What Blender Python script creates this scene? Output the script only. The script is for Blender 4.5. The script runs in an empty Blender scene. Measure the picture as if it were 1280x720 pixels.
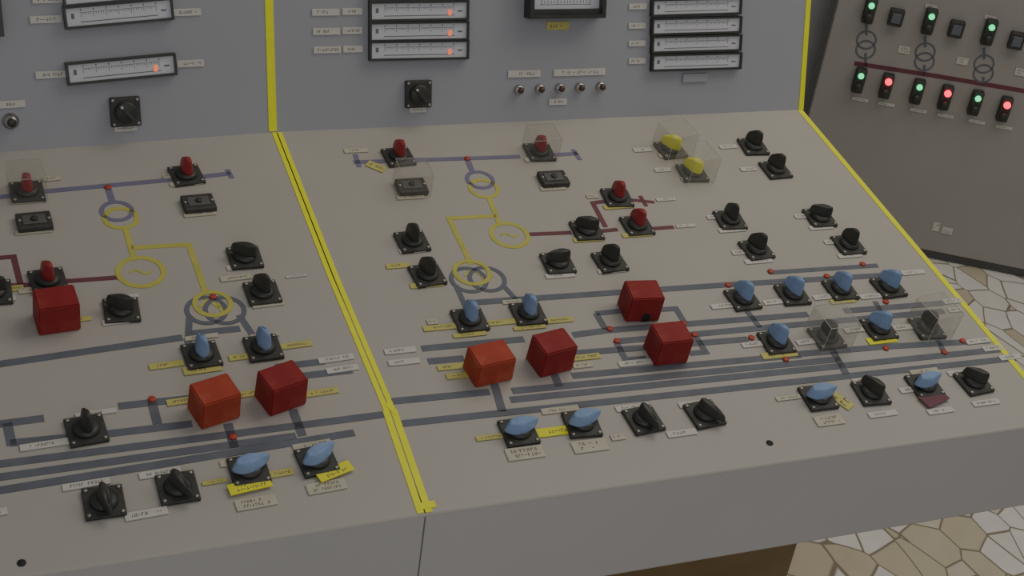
import bpy, bmesh, math, random
from mathutils import Vector, Matrix
random.seed(4)
V=Vector
# ------------------------------------------------------------------ frame of reference
F=1750.0
cx=V((.9315,.0817,-.3547)).normalized()
cz=V((.1253,.8431,.5232)); cz=(cz-cx*cz.dot(cx)).normalized()
cy=cz.cross(cx)
R3=Matrix((cx,cy,cz))
A0=V((0,0,.9))
CAM=A0-R3@V((-.3847,.2542,-2.282))
def ray(px,py): return R3@V(((px-640)/F,(360-py)/F,-1))
def hit(px,py,o,n):
    d=ray(px,py); return CAM+d*((o-CAM).dot(n)/d.dot(n))
class Plane:
    def __init__(s,o,ex,ey):
        s.o=V(o); s.ex=V(ex).normalized(); s.n=s.ex.cross(V(ey)).normalized(); s.ey=s.n.cross(s.ex)
        m=Matrix.Identity(4)
        for i in range(3):
            m[i][0]=s.ex[i]; m[i][1]=s.ey[i]; m[i][2]=s.n[i]; m[i][3]=s.o[i]
        s.m=m
    def at(s,px,py): return hit(px,py,s.o,s.n)
    def uv(s,px,py):
        p=s.at(px,py)-s.o; return V((p.dot(s.ex),p.dot(s.ey)))
    def mat(s,px,py,rot=0,h=0):
        u=s.uv(px,py); return s.m@Matrix.Translation((u.x,u.y,h))@Matrix.Rotation(math.radians(rot),4,'Z')
a=math.radians(9.1); t=math.radians(16.4); th=math.radians(3.8); ph=math.radians(31)
DM=Plane(A0,(1,0,0),(0,math.cos(a),math.sin(a)))
PM=Plane(A0,(1,0,0),(0,math.sin(t),math.cos(t)))
XL=V((math.cos(th),math.sin(th),0))
Fs=DM.at(532,643)
Ts=PM.at(330,-200)
DL=Plane(A0,XL,A0-Fs)
PL=Plane(A0,XL,Ts-A0)
FL=Plane((0,0,0),(1,0,0),(0,1,0))
CB=Plane(FL.at(1170,327),(math.cos(ph),-math.sin(ph),0),(0,0,1))

# ------------------------------------------------------------------ materials
def mat(name,col,rough=.5,metal=0,noise=.06,nscale=30,bump=0,emit=None,es=0,spec=.5,worn=None):
    m=bpy.data.materials.new(name); m.use_nodes=True; nt=m.node_tree; b=nt.nodes['Principled BSDF']
    tc=nt.nodes.new('ShaderNodeTexCoord'); no=nt.nodes.new('ShaderNodeTexNoise'); no.inputs['Scale'].default_value=nscale; no.inputs['Detail'].default_value=5
    nt.links.new(tc.outputs['Object'],no.inputs['Vector'])
    mx=nt.nodes.new('ShaderNodeMix'); mx.data_type='RGBA'
    mx.inputs[6].default_value=(*[c*(1-noise*2) for c in col],1); mx.inputs[7].default_value=(*[min(1,c*(1+noise*2)) for c in col],1)
    nt.links.new(no.outputs['Fac'],mx.inputs[0]); out=mx.outputs[2]
    if worn:
        n2=nt.nodes.new('ShaderNodeTexNoise'); n2.inputs['Scale'].default_value=worn[1]; n2.inputs['Detail'].default_value=8; n2.inputs['Roughness'].default_value=.7
        nt.links.new(tc.outputs['Object'],n2.inputs['Vector'])
        rp=nt.nodes.new('ShaderNodeValToRGB'); rp.color_ramp.elements[0].position=.5; rp.color_ramp.elements[1].position=.72
        rp.color_ramp.elements[1].color=(.6,.6,.6,1)
        nt.links.new(n2.outputs['Fac'],rp.inputs[0])
        m2=nt.nodes.new('ShaderNodeMix'); m2.data_type='RGBA'; m2.inputs[7].default_value=(*worn[0],1)
        nt.links.new(rp.outputs[0],m2.inputs[0]); nt.links.new(out,m2.inputs[6]); out=m2.outputs[2]
    nt.links.new(out,b.inputs['Base Color'])
    b.inputs['Roughness'].default_value=rough; b.inputs['Metallic'].default_value=metal
    b.inputs['Specular IOR Level'].default_value=spec
    if bump:
        bp=nt.nodes.new('ShaderNodeBump'); bp.inputs['Strength'].default_value=bump; bp.inputs['Distance'].default_value=.001
        nt.links.new(no.outputs['Fac'],bp.inputs['Height']); nt.links.new(bp.outputs['Normal'],b.inputs['Normal'])
    if emit:
        b.inputs['Emission Color'].default_value=(*emit,1); b.inputs['Emission Strength'].default_value=es
    return m
M={}
M['desk']=mat('desk_paint',(.440,.418,.370),.5,noise=.03,nscale=4,bump=.03,spec=.35)
M['fascia']=mat('fascia_paint',(.475,.465,.455),.5,noise=.03,nscale=4,spec=.35)
M['panel']=mat('panel_paint',(.37,.38,.405),.55,noise=.03,nscale=4,bump=.03,spec=.3)
M['cab']=mat('cabinet_paint',(.365,.350,.325),.5,noise=.05,nscale=3,spec=.3)
M['dark']=mat('shadow_gap',(.03,.03,.035),.8)
M['seam']=mat('joint_shadow',(.16,.155,.15),.8)
M['black']=mat('black_bakelite',(.042,.044,.038),.45,noise=.2)
M['black2']=mat('black_plate',(.048,.049,.043),.55,noise=.3,nscale=80)
M['faceplate']=mat('grey_faceplate',(.13,.12,.115),.4,noise=.2)
M['blue']=mat('blue_cap',(.26,.37,.58),.7,noise=.14,nscale=50,bump=.35,spec=.3)
M['red']=mat('red_plastic',(.29,.026,.026),.6,noise=.14,nscale=30,bump=.15,spec=.3,worn=((.32,.075,.06),34))
M['redo']=mat('orange_red_plastic',(.42,.065,.035),.65,noise=.14,nscale=30,bump=.15,spec=.3,worn=((.46,.16,.10),34))
M['redh']=mat('red_handle',(.33,.03,.035),.4,noise=.15)
M['yelh']=mat('yellow_handle',(.85,.84,.02),.5,noise=.08)
M['tape']=mat('yellow_tape',(.88,.91,.01),.5,noise=.05,nscale=60)
M['grey']=mat('grey_blue_line',(.135,.148,.175),.6,noise=.14,nscale=40)
M['purple']=mat('lavender_line',(.19,.180,.27),.6,noise=.1)
M['yline']=mat('yellow_line',(.50,.48,.10),.6,noise=.1)
M['dred']=mat('maroon_line',(.17,.05,.065),.6,noise=.1)
M['rdot']=mat('red_dot',(.45,.06,.035),.5)
M['white']=mat('white_tag',(.61,.59,.53),.6,noise=.08)
M['cream']=mat('cream_tag',(.53,.50,.38),.6,noise=.1)
M['ytag']=mat('yellow_tag',(.56,.52,.15),.6,noise=.12)
M['ybr']=mat('bright_yellow_tag',(.82,.80,.03),.6,noise=.05)
M['mar']=mat('maroon_tag',(.16,.05,.07),.6)
M['ink']=mat('ink',(.17,.155,.135),.7)
M['minkk']=mat('scale_ink',(.18,.18,.19),.7)
M['screw']=mat('steel_screw',(.40,.38,.34),.45,metal=.8)
M['chrome']=mat('chrome',(.6,.58,.54),.25,metal=1)
M['lens']=mat('dark_lens',(.10,.05,.035),.2)
M['scale']=mat('meter_scale',(.64,.65,.67),.4,noise=.03,spec=.3)
M['glow']=mat('pointer_glow',(.8,.25,.12),.4,emit=(1,.16,.05),es=.8)
M['gled']=mat('green_light',(.05,.5,.25),.4,emit=(.03,1.0,.33),es=1.6)
M['rled']=mat('red_light',(.8,.02,.06),.4,emit=(1,.010,.055),es=3.0)
M['brown']=mat('brown_wood',(.20,.135,.06),.55,noise=.2,nscale=8)
M['plinth']=mat('dark_plinth',(.12,.12,.12),.7)  # plinth tone also stands in for the slight shadow strip at the base
M['wallb']=mat('dark_wall',(.22,.22,.225),.6)
def clear(name,dm,gm,dcol):
    m=bpy.data.materials.new(name); m.use_nodes=True; nt=m.node_tree; nt.nodes.clear()
    N=nt.nodes.new; L=nt.links.new
    o=N('ShaderNodeOutputMaterial'); tr=N('ShaderNodeBsdfTransparent'); tr.inputs[0].default_value=(.975,.975,.96,1)
    g=N('ShaderNodeBsdfGlossy'); g.inputs['Roughness'].default_value=.15
    d=N('ShaderNodeBsdfDiffuse'); d.inputs[0].default_value=(*dcol,1)
    no=N('ShaderNodeTexNoise'); no.inputs['Scale'].default_value=25
    mr=N('ShaderNodeMapRange'); mr.inputs[3].default_value=.0; mr.inputs[4].default_value=dm
    m1=N('ShaderNodeMixShader'); m2=N('ShaderNodeMixShader')
    lw=N('ShaderNodeLayerWeight'); lw.inputs[0].default_value=.3
    m3=N('ShaderNodeMath'); m3.operation='MULTIPLY'; m3.inputs[1].default_value=gm
    L(no.outputs['Fac'],mr.inputs[0]); L(mr.outputs[0],m1.inputs[0])
    L(tr.outputs[0],m1.inputs[1]); L(d.outputs[0],m1.inputs[2])
    L(lw.outputs['Facing'],m3.inputs[0]); L(m3.outputs[0],m2.inputs[0]); L(m1.outputs[0],m2.inputs[1]); L(g.outputs[0],m2.inputs[2])
    L(m2.outputs[0],o.inputs[0]); return m
M['clear']=clear('clear_acrylic',.12,.2,(.70,.66,.60))
M['clear2']=clear('clear_acrylic_dusty',.22,.28,(.76,.75,.66))
M['edge']=mat('acrylic_edge',(.50,.48,.43),.3,noise=.05)
M['edge2']=mat('bright_acrylic_edge',(.58,.57,.50),.35,noise=.1)  # brightness of the cover edges is put into this pale colour
def floor_mat():
    m=bpy.data.materials.new('broken_marble_floor'); m.use_nodes=True; nt=m.node_tree; b=nt.nodes['Principled BSDF']
    N=nt.nodes.new; L=nt.links.new
    tc=N('ShaderNodeTexCoord')
    SC=14
    nd=N('ShaderNodeTexNoise'); nd.inputs['Scale'].default_value=1.5; nd.inputs['Detail'].default_value=1; L(tc.outputs['Object'],nd.inputs['Vector'])
    mp=N('ShaderNodeVectorMath'); mp.operation='MULTIPLY_ADD'; mp.inputs[1].default_value=(.25,.25,0); L(nd.outputs['Color'],mp.inputs[0]); L(tc.outputs['Object'],mp.inputs[2])
    mk=N('ShaderNodeMapping'); mk.inputs['Scale'].default_value=(1.0,.70,1); mk.inputs['Rotation'].default_value=(0,0,.6); L(mp.outputs[0],mk.inputs['Vector'])
    vo=N('ShaderNodeTexVoronoi'); vo.feature='DISTANCE_TO_EDGE'; vo.inputs['Scale'].default_value=SC
    vc=N('ShaderNodeTexVoronoi'); vc.feature='F1'; vc.inputs['Scale'].default_value=SC
    L(mk.outputs[0],vo.inputs['Vector']); L(mk.outputs[0],vc.inputs['Vector'])
    r=N('ShaderNodeValToRGB'); r.color_ramp.elements[0].position=.012; r.color_ramp.elements[1].position=.036
    L(vo.outputs['Distance'],r.inputs[0])
    bw=N('ShaderNodeRGBToBW'); L(vc.outputs['Color'],bw.inputs[0])
    rc=N('ShaderNodeValToRGB'); rc.color_ramp.elements[0].position=.25; rc.color_ramp.elements[1].position=.5
    rc.color_ramp.elements[0].color=(.66,.60,.44,1); rc.color_ramp.elements[1].color=(.90,.88,.82,1); L(bw.outputs[0],rc.inputs[0])
    no=N('ShaderNodeTexNoise'); no.inputs['Scale'].default_value=18; L(tc.outputs['Object'],no.inputs['Vector'])
    mm=N('ShaderNodeMix'); mm.data_type='RGBA'; mm.blend_type='MULTIPLY'; mm.inputs[0].default_value=.18
    L(rc.outputs[0],mm.inputs[6]); L(no.outputs['Fac'],mm.inputs[7])
    mx=N('ShaderNodeMix'); mx.data_type='RGBA'; mx.inputs[6].default_value=(.27,.23,.16,1)
    L(r.outputs[0],mx.inputs[0]); L(mm.outputs[2],mx.inputs[7]); L(mx.outputs[2],b.inputs['Base Color'])
    b.inputs['Roughness'].default_value=.4
    return m
M['floor']=floor_mat()

# ------------------------------------------------------------------ object helpers
COL=bpy.context.scene.collection
W={}
def add(name,mesh,world,parent=None,label=None,cat=None,group=None,kind=None):
    o=bpy.data.objects.new(name,mesh); COL.objects.link(o); W[o.name]=world.copy()
    if parent is not None:
        o.parent=parent; o.matrix_basis=W[parent.name].inverted()@world
    else: o.matrix_basis=world
    if label: o['label']=label
    if cat: o['category']=cat
    if group: o['group']=group
    if kind: o['kind']=kind
    return o
def mesh_of(bm,name,mats,smooth=False):
    me=bpy.data.meshes.new(name); bmesh.ops.recalc_face_normals(bm,faces=bm.faces); bm.to_mesh(me); bm.free()
    for m in (mats if isinstance(mats,(list,tuple)) else [mats]): me.materials.append(M[m])
    if smooth:
        for p in me.polygons: p.use_smooth=True
    return me
def bbox(bm,sx,sy,z0,z1,cxx=0,cyy=0,mi=0,taper=1):
    vs=[]
    for z,k in ((z0,1),(z1,taper)):
        for x,y in ((-1,-1),(1,-1),(1,1),(-1,1)): vs.append(bm.verts.new((cxx+x*sx/2*k,cyy+y*sy/2*k,z)))
    fs=[(3,2,1,0),(4,5,6,7),(0,1,5,4),(1,2,6,5),(2,3,7,6),(3,0,4,7)]
    for f in fs:
        ff=bm.faces.new([vs[i] for i in f]); ff.material_index=mi
def box_me(name,sx,sy,z0,z1,m,bev=0,seg=2,taper=1,smooth=False):
    bm=bmesh.new(); bbox(bm,sx,sy,z0,z1,taper=taper)
    if bev: bmesh.ops.bevel(bm,geom=list(bm.edges),offset=bev,segments=seg,affect='EDGES',profile=.5)
    return mesh_of(bm,name,m,smooth)
def cyl_me(name,prof,m,n=28,smooth=True):
    bm=bmesh.new(); rings=[]
    for r,z in prof:
        rings.append([bm.verts.new((r*math.cos(2*math.pi*i/n),r*math.sin(2*math.pi*i/n),z)) for i in range(n)])
    for q,w in zip(rings,rings[1:]):
        for i in range(n): bm.faces.new((q[i],q[(i+1)%n],w[(i+1)%n],w[i]))
    bm.faces.new(rings[0][::-1]); bm.faces.new(rings[-1])
    return mesh_of(bm,name,m,smooth)
def prism(name,pts_top,off,m):
    bm=bmesh.new(); a_=[bm.verts.new(p) for p in pts_top]; b_=[bm.verts.new(V(p)+V(off)) for p in pts_top]; n=len(a_)
    bm.faces.new(a_); bm.faces.new(b_[::-1])
    for i in range(n): bm.faces.new((a_[i],a_[(i+1)%n],b_[(i+1)%n],b_[i]))
    return mesh_of(bm,name,m)
def strip_me(name,pts,w,h0,h1,m):
    pts=[V((p[0],p[1])) for p in pts]; n=len(pts); L=[];Rr=[]
    for i,p in enumerate(pts):
        d1=(p-pts[i-1]).normalized() if i>0 else None; d2=(pts[i+1]-p).normalized() if i<n-1 else None
        if d1 is None: nn=V((-d2.y,d2.x)); k=1
        elif d2 is None: nn=V((-d1.y,d1.x)); k=1
        else:
            n1=V((-d1.y,d1.x)); n2=V((-d2.y,d2.x)); nn=(n1+n2).normalized(); k=min(2,1/max(.3,nn.dot(n1)))
        L.append(p+nn*w/2*k); Rr.append(p-nn*w/2*k)
    bm=bmesh.new()
    def vv(p,z): return bm.verts.new((p.x,p.y,z))
    lt=[vv(p,h1) for p in L]; rt=[vv(p,h1) for p in Rr]; lb=[vv(p,h0) for p in L]; rb=[vv(p,h0) for p in Rr]
    for i in range(n-1):
        bm.faces.new((lt[i],rt[i],rt[i+1],lt[i+1])); bm.faces.new((lb[i],lb[i+1],rb[i+1],rb[i]))
        bm.faces.new((lt[i],lt[i+1],lb[i+1],lb[i])); bm.faces.new((rt[i],rb[i],rb[i+1],rt[i+1]))
    bm.faces.new((lt[0],lb[0],rb[0],rt[0])); bm.faces.new((lt[-1],rt[-1],rb[-1],lb[-1]))
    return mesh_of(bm,name,m)
def ring_me(name,r,w,h,m,n=48):
    bm=bmesh.new(); R=[]
    for rr,z in ((r-w/2,0),(r+w/2,0),(r+w/2,h),(r-w/2,h)):
        R.append([bm.verts.new((rr*math.cos(2*math.pi*i/n),rr*math.sin(2*math.pi*i/n),z)) for i in range(n)])
    for k in range(4):
        q,ww=R[k],R[(k+1)%4]
        for i in range(n): bm.faces.new((q[i],q[(i+1)%n],ww[(i+1)%n],ww[i]))
    return mesh_of(bm,name,m)
def tag_me(w,h,m,th_=.0012,lines=1,ink=True):
    bm=bmesh.new(); bbox(bm,w,h,0,th_)
    if ink:
        for li in range(lines):
            ch=h*(.40 if lines==1 else .26); y=(0 if lines==1 else (h*.2*(1-2*li)))
            x=-w*.36+random.random()*w*.1
            end=w*(.34 if random.random()<.6 else .1)
            while x<end:
                cw=ch*random.uniform(.35,.75)
                if random.random()<.85:
                    k=random.random()
                    if k<.3: bbox(bm,cw*.3,ch,th_,th_+.0002,x+cw*.2,y,1); bbox(bm,cw*.3,ch,th_,th_+.0002,x+cw*.8,y,1)
                    elif k<.45: bbox(bm,cw,ch*.22,th_,th_+.0002,x+cw/2,y,1)
                    elif k<.75: bbox(bm,cw*.3,ch,th_,th_+.0002,x+cw*.2,y,1); bbox(bm,cw*.7,ch*.25,th_,th_+.0002,x+cw*.6,y+ch*.37,1)
                    else: bbox(bm,cw*.8,ch*.25,th_,th_+.0002,x+cw/2,y-ch*.37,1); bbox(bm,cw*.3,ch*.8,th_,th_+.0002,x+cw/2,y,1)
                x+=cw+ch*.28
    return mesh_of(bm,'tag',[m,'ink'])

# ------------------------------------------------------------------ room
add('floor',prism('floor',[(-4,-4,0),(6,-4,0),(6,6,0),(-4,6,0)],(0,0,-.05),'floor'),Matrix.Identity(4),label='floor of irregular broken cream marble pieces in grout',kind='structure')

# ------------------------------------------------------------------ consoles
P0=A0; P1=DM.at(1003,137); P2=DM.at(1333,527); P3=Fs
Lc=A0-XL*.95
LfA=DL.at(60,718); d=(LfA-DL.at(529,645)); Lf=Fs+d.normalized()*.95
FH=.163
def console(name,pc,pf,fc,ff,label):
    e=add(name,None,Matrix.Translation(((pc.x+fc.x)/2,(pc.y+fc.y)/2,0)),label=label,cat='control console')
    bm=bmesh.new(); dz=V((0,0,-FH))
    v=[bm.verts.new(p) for p in (pc,fc,ff,pf,ff+dz,pf+dz,ff+dz+V((0,.03,0)),pf+dz+V((0,.03,0)))]
    f1=bm.faces.new((v[0],v[3],v[2],v[1])); f2=bm.faces.new((v[3],v[5],v[4],v[2])); f3=bm.faces.new((v[5],v[7],v[6],v[4]))
    f2.material_index=1; f3.material_index=1
    ed=[x for x in bm.edges if set(x.verts)=={v[2],v[3]}]+[x for x in bm.edges if set(x.verts)=={v[4],v[5]}]
    bmesh.ops.bevel(bm,geom=ed,offset=.004,segments=4,affect='EDGES',profile=.5)
    bmesh.ops.recalc_face_normals(bm,faces=bm.faces)
    if sum((f.normal.z*f.calc_area()) for f in bm.faces)<0: bmesh.ops.reverse_faces(bm,faces=bm.faces)
    me=bpy.data.meshes.new('desk_top'); bm.to_mesh(me); bm.free(); me.materials.append(M['desk']); me.materials.append(M['fascia'])
    o=add('desk_top',me,Matrix.Identity(4),e,label='sloping grey-beige painted desk top with front lip')
    s=o.modifiers.new('s','SOLIDIFY'); s.thickness=.004; s.offset=-1
    return e
conM=console('control_console',P0,P3,P1,P2,'grey steel control console with sloping mimic-diagram desk, bordered in yellow tape')
conL=console('control_console',Lc,Lf,A0,Fs,'adjoining grey control console with sloping mimic-diagram desk beside the tape')
Tr=PM.at(1027,-200)
add('instrument_panel',prism('ip',[P0,P1,Tr,Ts],PM.n*-.03,'panel'),Matrix.Identity(4),conM,label='leaning blue-grey instrument panel')
TL=Ts+(Lc-A0)
add('instrument_panel',prism('ip',[Lc,A0,Ts,TL],PL.n*-.03,'panel'),Matrix.Identity(4),conL,label='leaning blue-grey instrument panel')
def body(par,yoff,depth,xa,xb):
    pts=[V((xa.x,xa.y,0)),V((xb.x,xb.y,0))]
    dirv=(pts[1]-pts[0]).normalized(); nb=V((-dirv.y,dirv.x,0))
    q=[pts[0]-nb*yoff,pts[1]-nb*yoff,pts[1]+nb*depth,pts[0]+nb*depth]
    add('lower_cabinet',prism('lc',q,(0,0,.80),'brown'),Matrix.Identity(4),par,label='brown wooden lower cabinet set back under the desk')
body(conM,.35,.12,V((0.008,0,0)),V((P1.x-.006,0,0)))
body(conL,.35,.12,V((Lc.x,Lc.y,0)),V((-.03,-.002,0)))
jd=[Fs+V((-.0009,-.0004,-.004)),Fs+V((.0009,-.0004,-.004)),Fs+V((.0009,-.0004,-FH)),Fs+V((-.0009,-.0004,-FH))]
add('fascia_joint',prism('fj',jd,(0,.002,0),'seam'),Matrix.Identity(4),conM,label='thin joint line between the two consoles')

def tape(plane,par,pts,w,off=0,h=.0010):
    uv=[plane.uv(*p) for p in pts]
    d_=(uv[-1]-uv[0]).normalized(); nn=V((-d_.y,d_.x)); uv=[p+nn*off for p in uv]
    add('yellow_tape',strip_me('tape',uv,w,0,h,'tape'),plane.m,par,label='bright yellow adhesive tape')
for pl,par,sg in ((DM,conM,1),(DL,conL,-1)):
    tape(pl,par,[(346,166),(416,345),(487,513)],.0070,sg*.0045)
    tape(pl,par,[(487,513),(531,641)],.0088,sg*.0053)
    add('seam_gap',strip_me('gap',[pl.uv(346,166),pl.uv(531,641)],.002,0,.0005,'dark'),pl.m,par)
for pl,par,sg in ((PM,conM,-1),(PL,conL,1)):
    tape(pl,par,[(341,164),(330,-200)],.0066,sg*.0033)
tape(DM,conM,[(482,505),(496,520)],.004,h=.0016)
tape(DM,conM,[(524,634),(544,630)],.010,h=.0014)
tape(PM,conM,[(1004,137),(1027,-195)],.010,.005)
tape(DM,conM,[(1003,138),(1331,526)],.010,-.005)

LBL={'grey':'grey-blue','purple':'lavender','yline':'yellow','dred':'maroon'}
def lines(plane,par,lst):
    for c,w,pts in lst:
        add('mimic_line',strip_me('ml',[plane.uv(*p) for p in pts],w,0,.0007,c),plane.m,par,label=LBL[c]+' mimic diagram bar')
def ring(plane,par,px,py,r,c,w=.0068,h=.0008):
    add('mimic_ring',ring_me('mr',r,w,h,c),plane.mat(px,py),par,label=LBL[c]+' mimic symbol ring')
def tilde(plane,par,px,py,s,c='yline'):
    pts=[(s*(i/8-1),s*.35*math.sin(i/16*2*math.pi)) for i in range(17)]
    add('wave_symbol',strip_me('tl',pts,.0035,0,.0008,c),plane.mat(px,py),par,label='yellow alternating current symbol')
dotm=cyl_me('dot',[(.0050,0),(.0050,.002),(.0036,.0028)],'rdot',16)
def dots(plane,par,lst):
    for p in lst: add('mimic_dot',dotm,plane.mat(*p,0,.0006),par,label='small red round dot')
LW=.0115; LP=.0095; LY=.0082
lines(DM,conM,[
 ('purple',LP,[(442,203),(650,196)]),('purple',.008,[(444,193),(449,209)]),('purple',LP,[(690,194),(722,192)]),('purple',.008,[(716,187),(725,200)]),
 ('purple',LP,[(584,199),(591,216)]),
 ('yline',LY,[(611,247),(625,282)]),('yline',LY,[(620,270),(561,273),(589,331)]),
 ('grey',.008,[(570,357),(583,386)]),('grey',.008,[(629,357),(652,382)]),
 ('dred',LY,[(662,293),(714,291)]),('dred',LY,[(752,289),(772,287)]),('dred',LY,[(816,286),(842,284)]),
 ('dred',LY,[(757,284),(741,254),(755,252)]),('dred',.007,[(789,250),(818,253)]),('dred',.007,[(800,245),(808,258)]),
 ('grey',LW,[(585,379),(640,375),(910,356),(1125,343)]),('grey',LW*.8,[(960,341),(1097,332)]),
 ('grey',LW,[(527,436),(655,424)]),('grey',LW,[(716,419),(760,413),(1010,393)]),('grey',LW,[(1055,389),(1178,379)]),
 ('grey',LW*.85,[(745,392),(775,389)]),('grey',LW*.85,[(745,392),(757,412)]),('grey',LW*.85,[(826,387),(845,386),(856,404)]),
 ('grey',LW*.85,[(770,427),(782,450),(808,448)]),('grey',LW*.85,[(862,442),(882,440),(868,418)]),('grey',LW,[(770,427),(1180,389)]),
 ('grey',LW,[(535,452),(580,448)]),('grey',LW,[(715,442),(935,424)]),('grey',LW,[(995,443),(1100,434),(1235,426)]),
 ('grey',LW,[(489,502),(612,490)]),('grey',LW,[(638,500),(1250,437)]),('grey',LW,[(640,489),(1050,449)]),('grey',LW,[(715,470),(1000,444)]),('grey',LW,[(1040,437),(1058,468)]),
 ('grey',LW,[(500,530),(1268,448)]),('grey',LW,[(618,480),(628,515)]),('grey',LW,[(693,468),(699,484)]),
 ('grey',LW*.8,[(920,355),(928,368)]),('grey',LW*.8,[(1094,377),(1108,406)]),('grey',LW*.8,[(933,388),(950,410)]),('grey',LW*.8,[(1170,420),(1180,441)])])
ring(DM,conM,600,225,.0215,'purple'); ring(DM,conM,605,236,.0230,'yline')
ring(DM,conM,637,294,.029,'yline',.0075); tilde(DM,conM,637,294,.014)
ring(DM,conM,590,341,.0265,'yline',h=.0012); ring(DM,conM,586,350,.0265,'grey'); ring(DM,conM,609,349,.0265,'grey')
lines(DM,conM,[('yline',.0045,[(581,345),(590,336),(604,346)]),('yline',.0045,[(600,341),(606,352),(616,345)])])
dots(DM,conM,[(584,199),(762,412),(771,427),(854,405),(868,419),(910,357),(963,340),(1078,331),(1033,346),(939,423),(982,450),(1107,436),(1180,441),(1203,427),(1107,378)])
lines(DL,conL,[
 ('purple',LP,[(-60,253),(14,245)]),('purple',LP,[(50,240),(213,225)]),('purple',LP,[(252,221),(288,217)]),('purple',.008,[(284,212),(290,223)]),('purple',LP,[(135,235),(141,254)]),
 ('yline',LY,[(157,286),(168,326)]),('yline',LY,[(164,310),(236,306),(257,366)]),
 ('dred',LY,[(-60,360),(40,356)]),('dred',LY,[(78,352),(148,347)]),('dred',LY,[(-30,325),(17,321),(26,357)]),
 ('grey',.009,[(237,395),(235,428),(248,441)]),('grey',.009,[(299,394),(311,412),(325,432)]),
 ('grey',LW,[(-60,464),(228,422)]),('grey',LW,[(240,417),(300,411)]),('grey',LW,[(345,459),(405,452)]),('grey',LW,[(378,470),(440,463)]),
 ('grey',LW,[(-60,538),(55,523)]),('grey',LW,[(9,529),(15,557)]),('grey',LW,[(13,554),(85,547)]),('grey',LW,[(130,543),(240,530)]),('grey',LW,[(148,508),(238,498)]),('grey',LW,[(190,503),(197,530)]),
 ('grey',LW,[(-60,588),(482,518)]),('grey',LW,[(-60,605),(370,545)]),('grey',LW,[(-60,623),(443,541)]),('grey',LW,[(366,512),(378,545)]),('grey',LW,[(285,530),(293,560)])])
ring(DL,conL,146,264,.0215,'purple'); ring(DL,conL,151,273,.0230,'yline'); ring(DL,conL,176,340,.031,'yline',.0075); tilde(DL,conL,176,340,.015)
ring(DL,conL,266,380,.0245,'yline',h=.0012); ring(DL,conL,258,388,.0265,'grey'); ring(DL,conL,281,388,.0265,'grey')
lines(DL,conL,[('yline',.0045,[(250,384),(260,374),(274,385)]),('yline',.0045,[(272,378),(278,390),(288,383)])])
dots(DL,conL,[(135,235),(190,500),(291,547),(266,372)])
CN={'white':'white','cream':'cream','ytag':'faded yellow','ybr':'bright yellow','mar':'maroon'}
def tags(plane,par,lst,hh=.0008):
    for x,y,w,h,c,rot in lst:
        nl=2 if h>.016 else 1
        lift=.004 if (rot!=0 and abs(rot)>2 and c in('ybr','mar')) else hh
        add('name_tag',tag_me(w,h,c,lines=nl,ink=(c!='mar')),plane.mat(x,y,rot,lift),par,label=CN[c]+' rectangular label strip')
H=.0105
tags(DM,conM,[(470,209,.032,.016,'ytag',-42),(445,189,.04,H,'cream',0),(513,247,.045,H,'cream',0),(673,200,.05,H,'cream',0),(691,236,.045,H,'cream',0),
 (803,188,.035,H,'white',0),(838,195,.045,H,'cream',0),(828,213,.03,H,'white',0),(866,224,.045,H,'cream',0),
 (910,184,.035,H,'white',0),(945,190,.03,H,'white',0),(935,212,.03,H,'white',0),(972,220,.04,H,'white',0),
 (772,259,.05,H,'ytag',0),(740,246,.02,H,'cream',0),(832,250,.035,.007,'white',0),(796,294,.052,H,'ytag',0),(735,300,.05,H,'ytag',0),(857,283,.035,.007,'white',0),
 (515,314,.04,H,'white',0),(497,333,.035,H,'ytag',0),(533,357,.05,H,'ytag',0),(700,345,.048,H,'white',0),(764,339,.045,H,'white',0),
 (893,272,.028,H,'white',0),(915,288,.05,H,'white',0),(925,316,.03,H,'white',0),(948,327,.05,H,'white',0),(1003,271,.03,H,'white',0),(1026,285,.045,H,'white',0),(1040,303,.03,H,'white',0),(1062,320,.045,H,'white',0),
 (550,410,.05,H,'ytag',0),(622,404,.055,H,'ytag',0),(540,403,.015,H,'cream',0),(698,401,.045,H,'ytag',0),(587,419,.05,.008,'ytag',0),(662,410,.05,.008,'ytag',0),(640,378,.03,.008,'cream',0),
 (500,439,.045,H,'white',0),(505,453,.045,H,'white',0),(566,459,.045,H,'ytag',0),(575,470,.04,H,'ytag',0),(732,447,.045,H,'ytag',0),(728,457,.03,H,'cream',0),
 (797,454,.06,.011,'white',0),(905,383,.045,H,'white',0),(968,378,.04,H,'white',0),(1030,372,.04,H,'white',0),(1053,377,.045,H,'ytag',0),(1088,371,.04,H,'white',0),(1141,341,.045,H,'white',0),(1190,377,.035,H,'white',0),(1193,388,.025,H,'white',0),
 (942,431,.04,H,'white',0),(974,444,.060,.013,'ytag',0),(1008,428,.035,H,'white',0),(1067,413,.035,H,'white',0),(1102,426,.052,.014,'ybr',0),(1128,410,.035,H,'white',0),(1222,427,.045,H,'white',0),(1240,436,.035,H,'white',0),(1262,447,.04,H,'white',0),
 (693,540,.052,.015,'ybr',0),(615,547,.045,.008,'ytag',0),(656,567,.052,.021,'cream',0),(737,558,.05,.021,'cream',0),(790,510,.05,H,'white',0),(852,542,.045,.011,'white',0),(868,505,.05,H,'white',0),(700,513,.055,H,'cream',0),(772,547,.02,H,'cream',0),
 (1036,526,.045,.019,'cream',0),(1049,500,.018,.042,'ytag',30),(985,498,.04,.008,'cream',0),(1103,518,.048,H,'white',0),(1080,476,.04,H,'white',0),(1155,465,.05,H,'cream',0),(1166,500,.046,.024,'mar',16),(1175,514,.045,H,'white',0),(1232,504,.048,H,'white',0),(1135,488,.03,H,'white',0),(1195,467,.03,H,'white',0)])
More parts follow.
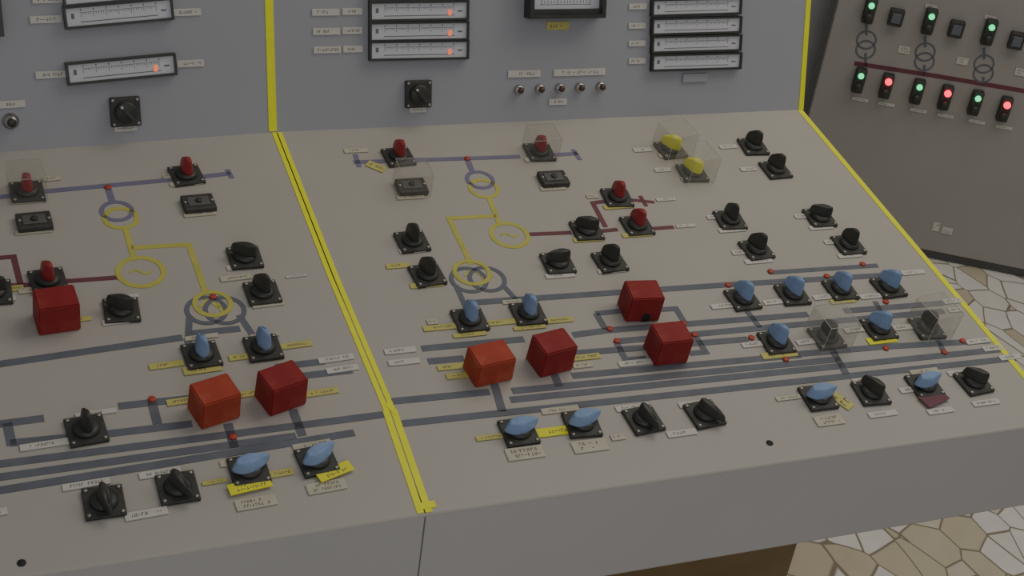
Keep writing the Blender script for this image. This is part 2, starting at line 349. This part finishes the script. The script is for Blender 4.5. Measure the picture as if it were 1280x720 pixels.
tags(DL,conL,[(34,252,.045,H,'cream',0),(42,290,.05,H,'cream',0),(233,230,.05,H,'cream',0),(250,268,.048,H,'cream',0),(212,221,.02,H,'cream',0),(65,224,.025,H,'cream',0),
 (295,348,.045,H,'cream',0),(303,334,.045,H,'white',0),(335,381,.045,H,'cream',0),(370,346,.03,.004,'white',0),(152,402,.05,H,'white',0),(155,372,.04,.007,'white',0),(52,362,.06,H,'cream',0),(20,361,.02,H,'ytag',0),(0,375,.04,H,'white',0),(100,400,.03,.008,'ytag',0),
 (253,462,.050,.015,'ytag',0),(208,457,.045,H,'ytag',0),(300,447,.03,H,'ytag',0),(370,432,.045,H,'ytag',0),(252,422,.045,.008,'cream',0),(331,420,.04,.008,'cream',0),
 (420,449,.05,H,'white',0),(428,462,.045,H,'white',0),(402,491,.045,H,'ytag',0),(228,502,.04,H,'ytag',0),(310,493,.03,H,'ytag',0),
 (60,556,.065,H,'white',0),(120,517,.05,.008,'white',0),(108,606,.055,H,'white',0),(200,592,.05,H,'white',0),(183,643,.05,.012,'white',0),(-2,641,.02,H,'white',0),
 (312,610,.053,.017,'ybr',4),(320,629,.05,.017,'cream',0),(418,592,.048,.017,'ybr',14),(408,609,.05,.017,'cream',0),(268,603,.03,.006,'ytag',0),(300,577,.05,H,'cream',0),(390,557,.05,H,'cream',0),(352,592,.03,H,'ytag',0)])
tags(PM,conM,[(407,15,.045,.011,'white',0),(440,14,.033,.011,'white',0),(408,39,.045,.011,'white',0),(440,38,.033,.011,'white',0),(409,62,.045,.011,'white',0),(441,61,.033,.011,'white',0),
 (655,92,.06,.012,'white',0),(724,90,.098,.012,'white',0),(697,127,.034,.011,'white',0),(697,32,.042,.014,'ytag',0),(522,137,.03,.009,'white',0),
 (797,8,.035,.010,'white',0),(796,32,.033,.010,'white',0),(796,54,.033,.010,'white',0),(796,76,.033,.010,'white',0)])
tags(PL,conL,[(57,24,.045,.011,'white',0),(60,-1,.045,.011,'white',0),(234,15,.042,.011,'white',0),(238,79,.042,.011,'white',0),(64,93,.045,.011,'white',0),(14,130,.04,.011,'white',0),(157,160,.035,.010,'white',0)])
hole=cyl_me('hole',[(.005,0),(.005,.0006)],'dark',16)
for pl,par,x,y in ((DM,conM,962,554),(DL,conL,27,704)):
    add('screw_hole',hole,pl.mat(x,y,0,.0003),par,label='small dark screw hole')
add('label_holder',box_me('lh',.05,.016,0,.004,'panel',.001),PM.mat(868,97),conM,label='blank grey label holder')

# ------------------------------------------------------------------ rotary switches
def handle_mesh(m,hgt=.034,lump=0,tipL=.021,back=.0145,w=.0175,slope=.30,topx=.30,topy=.55):
    n=32; bm=bmesh.new(); rings=[]
    K=12
    for q in range(K+1):
        f=q/K; z=.006+(hgt-.006)*math.sin(f*math.pi/2)
        sx=1-(1-topx)*f**1.2 if f<.86 else (1-(1-topx)*f**1.2)*(1-(f-.86)*4)
        sy=1-(1-topy)*f**2.0
        if f>.86: sy*=(1-(f-.86)*2)
        ring_=[]
        for i in range(n):
            a_=2*math.pi*i/n; sn=math.sin(a_); c=math.cos(a_)
            y=(tipL if sn>0 else back)*sn
            x=w/2*c*(1-.45*max(0,sn))
            ff=1+lump*(math.sin(3*a_+z*160)+.6*math.sin(5*a_-z*220))
            zz=.006+(z-.006)*(1-slope*max(0,sn)**1.3)
            ring_.append(bm.verts.new((x*sx*ff,y*sy*ff,zz)))
        rings.append(ring_)
    for q,ww in zip(rings,rings[1:]):
        for i in range(n): bm.faces.new((q[i],q[(i+1)%n],ww[(i+1)%n],ww[i]))
    bm.faces.new(rings[0][::-1]); bm.faces.new(rings[-1])
    return mesh_of(bm,'handle',m,True)
plate=box_me('base_plate',.047,.047,0,.0055,'black2',.0012,2)
collar=cyl_me('collar',[(.0165,.0055),(.0165,.0085),(.0140,.0115),(.010,.0125)],'black')
screw=cyl_me('screw',[(.0026,.0055),(.0026,.0066),(.0018,.0072)],'screw',10)
HM={'black':handle_mesh('black',.033,0,.020,.0130,.0150),'blue':handle_mesh('blue',.034,.03,.022,.0140,.0180),'red':handle_mesh('redh',.032,0,.020,.0130,.017,topx=.40),'yellow':handle_mesh('yelh',.028,0,.022,.016,.022,topx=.45,topy=.65),
 'blacklow':handle_mesh('black',.023,0,.030,.014,.0165,.35,.45,.75),'bluelow':handle_mesh('blue',.023,.04,.028,.022,.023,.3,.5,.8),'blackwide':handle_mesh('black',.025,0,.022,.017,.0165,.2,.45,.75)}
def rotary(pl,x,y,col,rot,lab,grp=None):
    m=pl.mat(x,y,random.uniform(-5,5))
    o=add('rotary_switch',plate,m,label=lab,cat='switch',group=grp)
    add('collar',collar,m,o)
    mh=m@Matrix.Rotation(math.radians(rot),4,'Z')@Matrix.Translation((0,0,.005))
    base='blue' if col.startswith('blue') else ('black' if col.startswith('black') else col)
    add('handle',HM[col],mh,o,label={'black':'black pointed bakelite handle','blue':'pale blue capped handle','red':'glossy red handle','yellow':'yellow handle'}[base])
    for sx,sy in ((1,1),(1,-1),(-1,1),(-1,-1)): add('screw',screw,m@Matrix.Translation((sx*.019,sy*.019,0)),o)
B='black rotary switch with pointed handle'
G='rotary switches on the sloping desks'
K0,KL,KW='black','blacklow','blackwide'
for x,y,k,r,ex in ((941,185,K0,35,' beside white label'),(969,214,K0,30,' beside white label'),(912,277,K0,15,' beside white label'),(945,314,K0,32,' beside white label'),(1024,274,KW,62,' beside white label'),(1060,308,K0,20,' beside white label'),
 (733,290,KW,65,' on maroon mimic line'),(515,304,K0,15,' near yellow transformer symbol'),(534,346,K0,25,' with yellowed label'),(697,331,KW,85,' turned sideways'),(762,329,K0,30,' beside white label'),
 (804,527,KL,192,' turned towards the desk edge'),(880,520,KL,212,' turned towards the desk edge'),(1088,493,KW,30,' near the desk front'),(1216,480,KW,42,' near the desk front'),
 (1033,424,K0,5,' under a clear cover'),(1158,412,K0,10,' under a clear cover')):
    rotary(DM,x,y,k,r,B+ex,G)
for x,y,k,r,ex in ((306,324,KW,62,' beside cream label'),(328,368,K0,35,' with cream label'),(152,390,KW,65,' above white label'),(108,540,K0,5,' between grey mimic bars'),(130,630,KL,188,' near the desk front'),(222,612,KL,205,' near the desk front'),(-8,368,KW,90,' at a maroon line')):
    rotary(DL,x,y,k,r,B+ex,G)
Bl='rotary switch with pale blue handle'
B0,BL='blue','bluelow'
for x,y,k,r,ex in ((587,402,B0,5,' over yellow labels'),(660,394,B0,5,' over yellow labels'),(928,376,B0,15,' on grey mimic bar'),(990,370,B0,22,' on grey mimic bar'),(1050,364,B0,14,' above yellowed label'),(1110,361,B0,28,' on grey mimic bar'),
 (970,430,B0,20,' above yellow label'),(1098,413,B0,38,' above bright yellow label'),(648,542,BL,-80,' turned sideways near the desk front'),(727,532,BL,-74,' turned sideways near the desk front'),(1022,499,BL,-85,' turned sideways beside yellow tag'),(1155,484,BL,-78,' turned sideways above maroon tag')):
    rotary(DM,x,y,k,r,Bl+ex,G)
for x,y,k,r,ex in ((252,446,B0,5,' above yellow label'),(329,437,B0,10,' beside yellow label'),(311,590,BL,-75,' above bright yellow label'),(396,578,BL,-66,' above bright yellow label')):
    rotary(DL,x,y,k,r,Bl+ex,G)
Rl='rotary switch with small red handle'
for x,y,r,ex in ((498,198,10,' on lavender bar'),(674,192,10,' under a clear cover'),(771,249,15,' on maroon mimic line'),(796,284,20,' on maroon mimic line')):
    rotary(DM,x,y,'red',r,Rl+ex,G)
for x,y,r,ex in ((34,242,10,' under a clear cover'),(233,221,10,' on lavender bar'),(60,353,15,' behind a red cube cap')):
    rotary(DL,x,y,'red',r,Rl+ex,G)
for x,y,r in ((838,189,40),(865,218,35)):
    rotary(DM,x,y,'yellow',r,'rotary switch with yellow handle under clear cover',G)

# ------------------------------------------------------------------ clear covers
def cover_me(sx,sy,h,m):
    bm=bmesh.new(); bbox(bm,sx,sy,.0005,h,taper=.96)
    bot=[f for f in bm.faces if all(v.co.z<.001 for v in f.verts)]; bmesh.ops.delete(bm,geom=bot,context='FACES')
    bmesh.ops.bevel(bm,geom=[e for e in bm.edges if not e.is_boundary],offset=.0016,segments=2,affect='EDGES')
    return mesh_of(bm,'cover',[m])
def rim_me(sx,sy,h,m,w,vert):  # pale strips that paint the highlight along the cover edges
    bm=bmesh.new(); k=.96
    bbox(bm,sx*k,w,h-.0005,h+.0003,0,sy*k/2); bbox(bm,sx*k,w,h-.0005,h+.0003,0,-sy*k/2); bbox(bm,w,sy*k,h-.0005,h+.0003,sx*k/2,0); bbox(bm,w,sy*k,h-.0005,h+.0003,-sx*k/2,0)
    if vert:
        for qx,qy in ((1,-1),(-1,-1)):
            bbox(bm,w,w,.0005,h,qx*sx*.98/2,qy*sy*.98/2)
    return mesh_of(bm,'rim',m)
covA=cover_me(.052,.050,.046,'clear'); rimA=rim_me(.052,.050,.046,'edge',.0005,False)
covB=cover_me(.055,.055,.052,'clear2'); rimB=rim_me(.055,.055,.052,'edge2',.0006,True)
for pl,x,y,r,k,lab in ((DM,1033,425,2,1,'over a black switch'),(DM,1160,412,8,1,'over a black switch'),(DM,839,190,10,1,'over a yellow switch'),(DM,866,219,6,1,'over a yellow switch'),(DM,674,193,0,0,'over a red switch'),(DM,514,238,0,0,'over a push-button block'),(DL,34,243,0,0,'over a red switch')):
    m=pl.mat(x,y,r); o=add('clear_cover',covB if k else covA,m,label='transparent acrylic protective box '+lab,cat='protective cover',group='clear covers on the desk')
    add('rim',rimB if k else rimA,m,o,label='pale acrylic edge, highlight painted in')

# ------------------------------------------------------------------ button blocks
blk=box_me('bb',.048,.036,0,.010,'black2',.002,2)
ins=box_me('bi',.032,.020,.010,.0112,'faceplate',.0004,1)
btn=cyl_me('bt',[(.005,.011),(.005,.0135),(.004,.014)],'black',16)
for pl,x,y,lab in ((DM,514,237,'under a clear cover'),(DM,691,227,'above cream label'),(DL,43,281,'above cream label'),(DL,248,258,'above cream label')):
    m=pl.mat(x,y)
    o=add('button_block',blk,m,label='flat black rectangular push-button block '+lab,cat='push button',group='button blocks on the desk')
    add('faceplate',ins,m,o); add('button',btn,m,o)
    for sx in (-1,1): add('screw',screw,m@Matrix.Translation((sx*.020,0,.0045)),o)

# ------------------------------------------------------------------ red cube caps
def cap(sx,sy,h,m):
    bm=bmesh.new(); bbox(bm,sx,sy,0,h,taper=.97)
    bmesh.ops.bevel(bm,geom=list(bm.edges),offset=.0018,segments=2,affect='EDGES')
    return mesh_of(bm,'cap',m)
capm=cap(.054,.044,.046,'red'); caps=cap(.058,.044,.041,'redo'); capo=cap(.054,.044,.044,'redo')
bm=bmesh.new(); pts=[(-.006,0),(.006,0)]+[(.006*math.cos(q*math.pi/8),.010+.006*math.sin(q*math.pi/8)) for q in range(9)]
vs=[bm.verts.new((p[0],0,p[1])) for p in pts]; bm.faces.new(vs)
r_=bmesh.ops.extrude_face_region(bm,geom=list(bm.faces)); bmesh.ops.translate(bm,verts=[g for g in r_['geom'] if isinstance(g,bmesh.types.BMVert)],vec=(0,.0012,0))
notch=mesh_of(bm,'notch','dark')
for pl,x,y,r,k,lab in ((DM,609,467,8,caps,'squat and orange-red beside yellow labels'),(DM,686,455,10,capm,'beside yellow labels'),(DM,797,390,-5,capm,'with a dark arched opening'),(DM,831,443,0,capm,'over grey mimic bars'),
  (DL,71,403,2,capm,'below a red switch'),(DL,267,516,12,capo,'faded orange-red over grey mimic bars'),(DL,350,500,14,capm,'over grey mimic bars')):
    m=pl.mat(x,y,r)
    o=add('red_switch_cap',k,m,label='red plastic cube-shaped cap '+lab,cat='switch cover',group='red cube caps on the desks')
    if 'arched' in lab: add('opening',notch,m@Matrix.Translation((0.004,-.0226,.001)),o,label='dark arched opening')

# ------------------------------------------------------------------ meters
def meter(pl,x0,y0,x1,y1,h,ptr,lab,grp):
    u0=pl.uv(x0,y0); u1=pl.uv(x1,y1); w=(u1-u0).length; c=(u0+u1)/2; ang=math.atan2(u1.y-u0.y,u1.x-u0.x)
    m=pl.m@Matrix.Translation((c.x,c.y,0))@Matrix.Rotation(ang,4,'Z')
    b=.0036; bm=bmesh.new(); D=.011
    bbox(bm,w,b,0,D,0,h/2-b/2); bbox(bm,w,b,0,D,0,-h/2+b/2); bbox(bm,b,h-2*b,0,D,-w/2+b/2,0); bbox(bm,b,h-2*b,0,D,w/2-b/2,0)
    o=add('strip_meter',mesh_of(bm,'bezel','black'),m,label='black-framed horizontal strip meter, '+lab,cat='meter',group=grp)
    bm=bmesh.new(); wi=w-2*b; hi=h-2*b; z=.007; bbox(bm,wi,hi,0,z)
    n=30
    for i in range(n+1):
        tall=hi*(.26 if i%5==0 else .13)
        bbox(bm,.0006,tall,z,z+.0003,-wi*.36+i*wi*.72/n,hi*.22-tall/2,1)
    bbox(bm,wi*.74,.0006,z,z+.0002,0,hi*.22,1)
    bbox(bm,wi*.74,hi*.05,z,z+.0002,0,-hi*.30,1)
    for i in range(7): bbox(bm,.0016,hi*.10,z,z+.0002,-wi*.36+i*wi*.12,hi*.36,1)
    bbox(bm,wi*.05,hi*.10,z,z+.0002,wi*.43,-hi*.05,1); bbox(bm,wi*.03,hi*.3,z,z+.0002,-wi*.44,hi*.05,1)
    add('scale',mesh_of(bm,'scale',['scale','minkk']),m,o,label='pale scale with fine tick marks')
    if ptr is not None:
        add('pointer_light',box_me('pl',.006,hi*.36,z,z+.0012,'glow',.0005,1),m@Matrix.Translation((-wi/2+wi*ptr,-hi*.14,0)),o,label='glowing orange-pink pointer')
g1='strip meters on the instrument panels'
for y,p in ((13,.82),(38.5,.82),(62,.82)): meter(PM,460,y+1,584,y-1.0,.0325,p,'with a glowing pointer, in a column',g1)
meter(PM,460,-11,584,-13,.0325,.8,'with a glowing pointer, in a column',g1)
for y in (8,31.5,54,76.5): meter(PM,812,y+1.5,924,y-1.5,.0305,None,'without glowing pointer, in a column',g1)
meter(PL,79,22,215,10,.034,None,'one of two stacked',g1); meter(PL,77,-6,213,-18,.034,.8,'one of two stacked',g1)
meter(PL,82,92,219,79,.034,.82,'mounted alone with a glowing pointer',g1)
def sqmeter(pl,x,y,w,h,lab):
    m=pl.mat(x,y)@Matrix.Translation((0,h/2,0)); b=.007
    bm=bmesh.new()
    bbox(bm,w,b,0,.03,0,h/2-b/2); bbox(bm,w,b,0,.03,0,-h/2+b/2); bbox(bm,b,h-2*b,0,.03,-w/2+b/2,0); bbox(bm,b,h-2*b,0,.03,w/2-b/2,0); bbox(bm,w-2*b,b*1.1,0,.024,0,-h/2+b*1.6)
    o=add('panel_meter',mesh_of(bm,'pm','black'),m,label=lab,cat='meter')
    bm=bmesh.new(); bbox(bm,w-2*b,h-2*b,0,.016)
    for i in range(16): bbox(bm,.001,.008 if i%5==0 else .005,.016,.0163,-w*.32+i*w*.64/15,-h/2+b*3.8,1)
    bbox(bm,w*.68,.0008,.016,.0163,0,-h/2+b*3.2,1)
    add('dial',mesh_of(bm,'dial',['scale','minkk']),m,o)
sqmeter(PM,702,21,.140,.12,'square black-framed panel meter with pale dial')
sqmeter(PL,-24,44,.06,.10,'black-framed panel meter at the panel edge')
sp=box_me('sp',.046,.046,0,.008,'black2',.002,2); sk=cyl_me('sk',[(.017,.008),(.017,.014),(.014,.016)],'black'); sb=box_me('sb',.007,.034,.016,.023,'black',.0015,2)
si=cyl_me('si',[(.0024,0),(.0024,.0008)],'white',10)
for pl,x,y in ((PM,522,117),(PL,156,139)):
    m=pl.mat(x,y); o=add('selector_switch',sp,m,label='square black selector switch on the instrument panel',cat='switch',group='selector switches on the panels')
    add('knob',sk,m,o); add('grip',sb,m@Matrix.Rotation(math.radians(40),4,'Z'),o); add('pointer_mark',si,m@Matrix.Rotation(math.radians(40),4,'Z')@Matrix.Translation((0,.012,.023)),o,label='white pointer mark')
    for sx,sy in ((1,1),(1,-1),(-1,1),(-1,-1)): add('screw',screw,m@Matrix.Translation((sx*.0185,sy*.0185,.0028)),o)
bz=cyl_me('bz',[(.0085,0),(.0085,.006),(.0065,.009),(.0058,.009)],'chrome',24); ln=cyl_me('ln',[(.0056,.009),(.0054,.013),(.004,.016),(.002,.017)],'lens',20)
for x,y in ((648,112),(674,111),(699,110),(724,109),(750,108)):
    m=PM.mat(x,y); o=add('indicator_lamp',bz,m,label='small unlit indicator lamp with chrome ring',cat='indicator lamp',group='row of indicator lamps'); add('lens',ln,m,o,label='dark amber lens')
m=PL.mat(13,151); o=add('key_switch',cyl_me('ks',[(.012,0),(.012,.005),(.009,.008),(.009,.016),(.006,.018)],'chrome'),m,label='round chrome-ringed push switch under small label',cat='switch')
add('button',cyl_me('kb',[(.007,.018),(.007,.022),(.005,.024)],'black',16),m,o)

# ------------------------------------------------------------------ indicator cabinet and wall
ul=(CB.uv(1013,135).x+CB.uv(1048,0).x)/2
WR=2.6; HT=2.6
cabE=add('indicator_cabinet',box_me('cabm',WR,.4,.03,HT,'cab',.004,2),Matrix.Translation(CB.o+CB.ex*(ul+WR/2)-CB.n*.2)@Matrix.Rotation(-ph,4,'Z'),label='tall grey steel cabinet with mimic diagram and coloured lights',cat='control cabinet')
add('plinth',box_me('pl',WR-.02,.37,0,.03,'plinth'),W[cabE.name].copy(),cabE,label='low recessed plinth, dark colour standing for a shadow strip')
lines(CB,cabE,[('dred',.012,[(1068,79),(1165,94),(1300,117)])]+
 [('grey',.007,[(1083+k*73.5,30+k*15),(1083+k*73.5,44+k*15)]) for k in range(3)]+[('grey',.007,[(1083+k*73.5-1,66+k*15),(1082+k*73.5,82+k*12)]) for k in range(3)])
for k in range(3):
    x=1083+k*73.5; y=50+k*15; ring(CB,cabE,x,y,.025,'grey',.005); ring(CB,cabE,x-1,y+12,.025,'grey',.005)
lm=box_me('lmp',.030,.070,0,.026,'black2',.004,2)
led=cyl_me('led',[(.008,.026),(.008,.031),(.005,.034)],'gled',16); ledr=cyl_me('ledr',[(.0095,.026),(.0095,.033),(.006,.037)],'rled',16)
kn=cyl_me('kn',[(.011,.026),(.011,.032),(.008,.036)],'black',20)
gk='illuminated switches on the cabinet'
def litsw(x,y,c):
    m=CB.mat(x,y); cc='green' if c=='g' else 'red'; o=add('lit_switch',lm,m,label='small black switch with glowing %s light'%cc,cat='switch',group=gk)
    add('light',led if c=='g' else ledr,m@Matrix.Translation((0,.018,0)),o,label='glowing %s light'%cc)
    add('knob',kn,m@Matrix.Translation((0,-.015,0)),o)
for k in range(3):
    litsw(1074+k*72.5,98+k*14,'g'); litsw(1108+k*73.5,105+k*14.5,'r')
    litsw(1087+k*74.5,11+k*13.5,'g')
    m=CB.mat(1120+k*75,20+k*14.5); o=add('square_indicator',box_me('sq',.038,.046,0,.02,'black2',.003,2),m,label='black square indicator on the cabinet',cat='indicator',group='square indicators on the cabinet')
    add('window',box_me('sw',.024,.028,.02,.023,'grey',.001,1),m,o)
    tags(CB,cabE,[(1130+k*73,62+k*14,.03,.02,'white',0),(1075+k*73,124+k*14,.045,.009,'white',0),(1108+k*73.5,130+k*14.5,.045,.009,'white',0),(1090+k*74,-6+k*14,.03,.01,'white',0)])
tags(CB,cabE,[(1170,283,.02,.028,'white',0),(1184,288,.03,.02,'white',0)])
wl=CB.o+CB.ex*ul
add('wall_back',prism('wb',[V((wl.x+.02,wl.y+.05,0)),V((wl.x-4.5,wl.y+.05,0)),V((wl.x-4.5,wl.y+.05,2.8)),V((wl.x+.02,wl.y+.05,2.8))],(0,.1,0),'wallb'),Matrix.Identity(4),label='dark grey wall behind the consoles',kind='structure')

# ------------------------------------------------------------------ light
def area(name,loc,target,size,e,col):
    l=bpy.data.lights.new(name,'AREA'); l.shape='SQUARE'; l.size=size; l.energy=e; l.color=col
    o=bpy.data.objects.new(name,l); COL.objects.link(o); o.location=loc
    o.rotation_euler=(V(target)-V(loc)).to_track_quat('-Z','Y').to_euler(); return o
area('key_fill_light',(1.2,.0,3.0),(.7,-.2,.85),1.4,13,(1,.92,.81))  # key: soft warm overhead room light from the upper right
area('key_fill_light',(-.2,-3.0,2.3),(.4,0,.8),1.8,14,(.96,.95,1))  # added cool fill from the front for panels and fascia, no fixture there
area('key_fill_light',(2.6,-.6,3.1),(2.0,.4,.2),1.2,13,(1,.94,.84))  # added lamp that brightens the floor and cabinet on the right
w=bpy.data.worlds.new('w'); bpy.context.scene.world=w; w.use_nodes=True
w.node_tree.nodes['Background'].inputs[0].default_value=(1,.98,.97,1); w.node_tree.nodes['Background'].inputs[1].default_value=.18
cam=bpy.data.cameras.new('camera'); co=bpy.data.objects.new('camera',cam); COL.objects.link(co)
cam.sensor_width=36; cam.lens=36*F/1280; cam.clip_start=.05
m4=R3.to_4x4(); m4.translation=CAM; co.matrix_world=m4
bpy.context.scene.camera=co
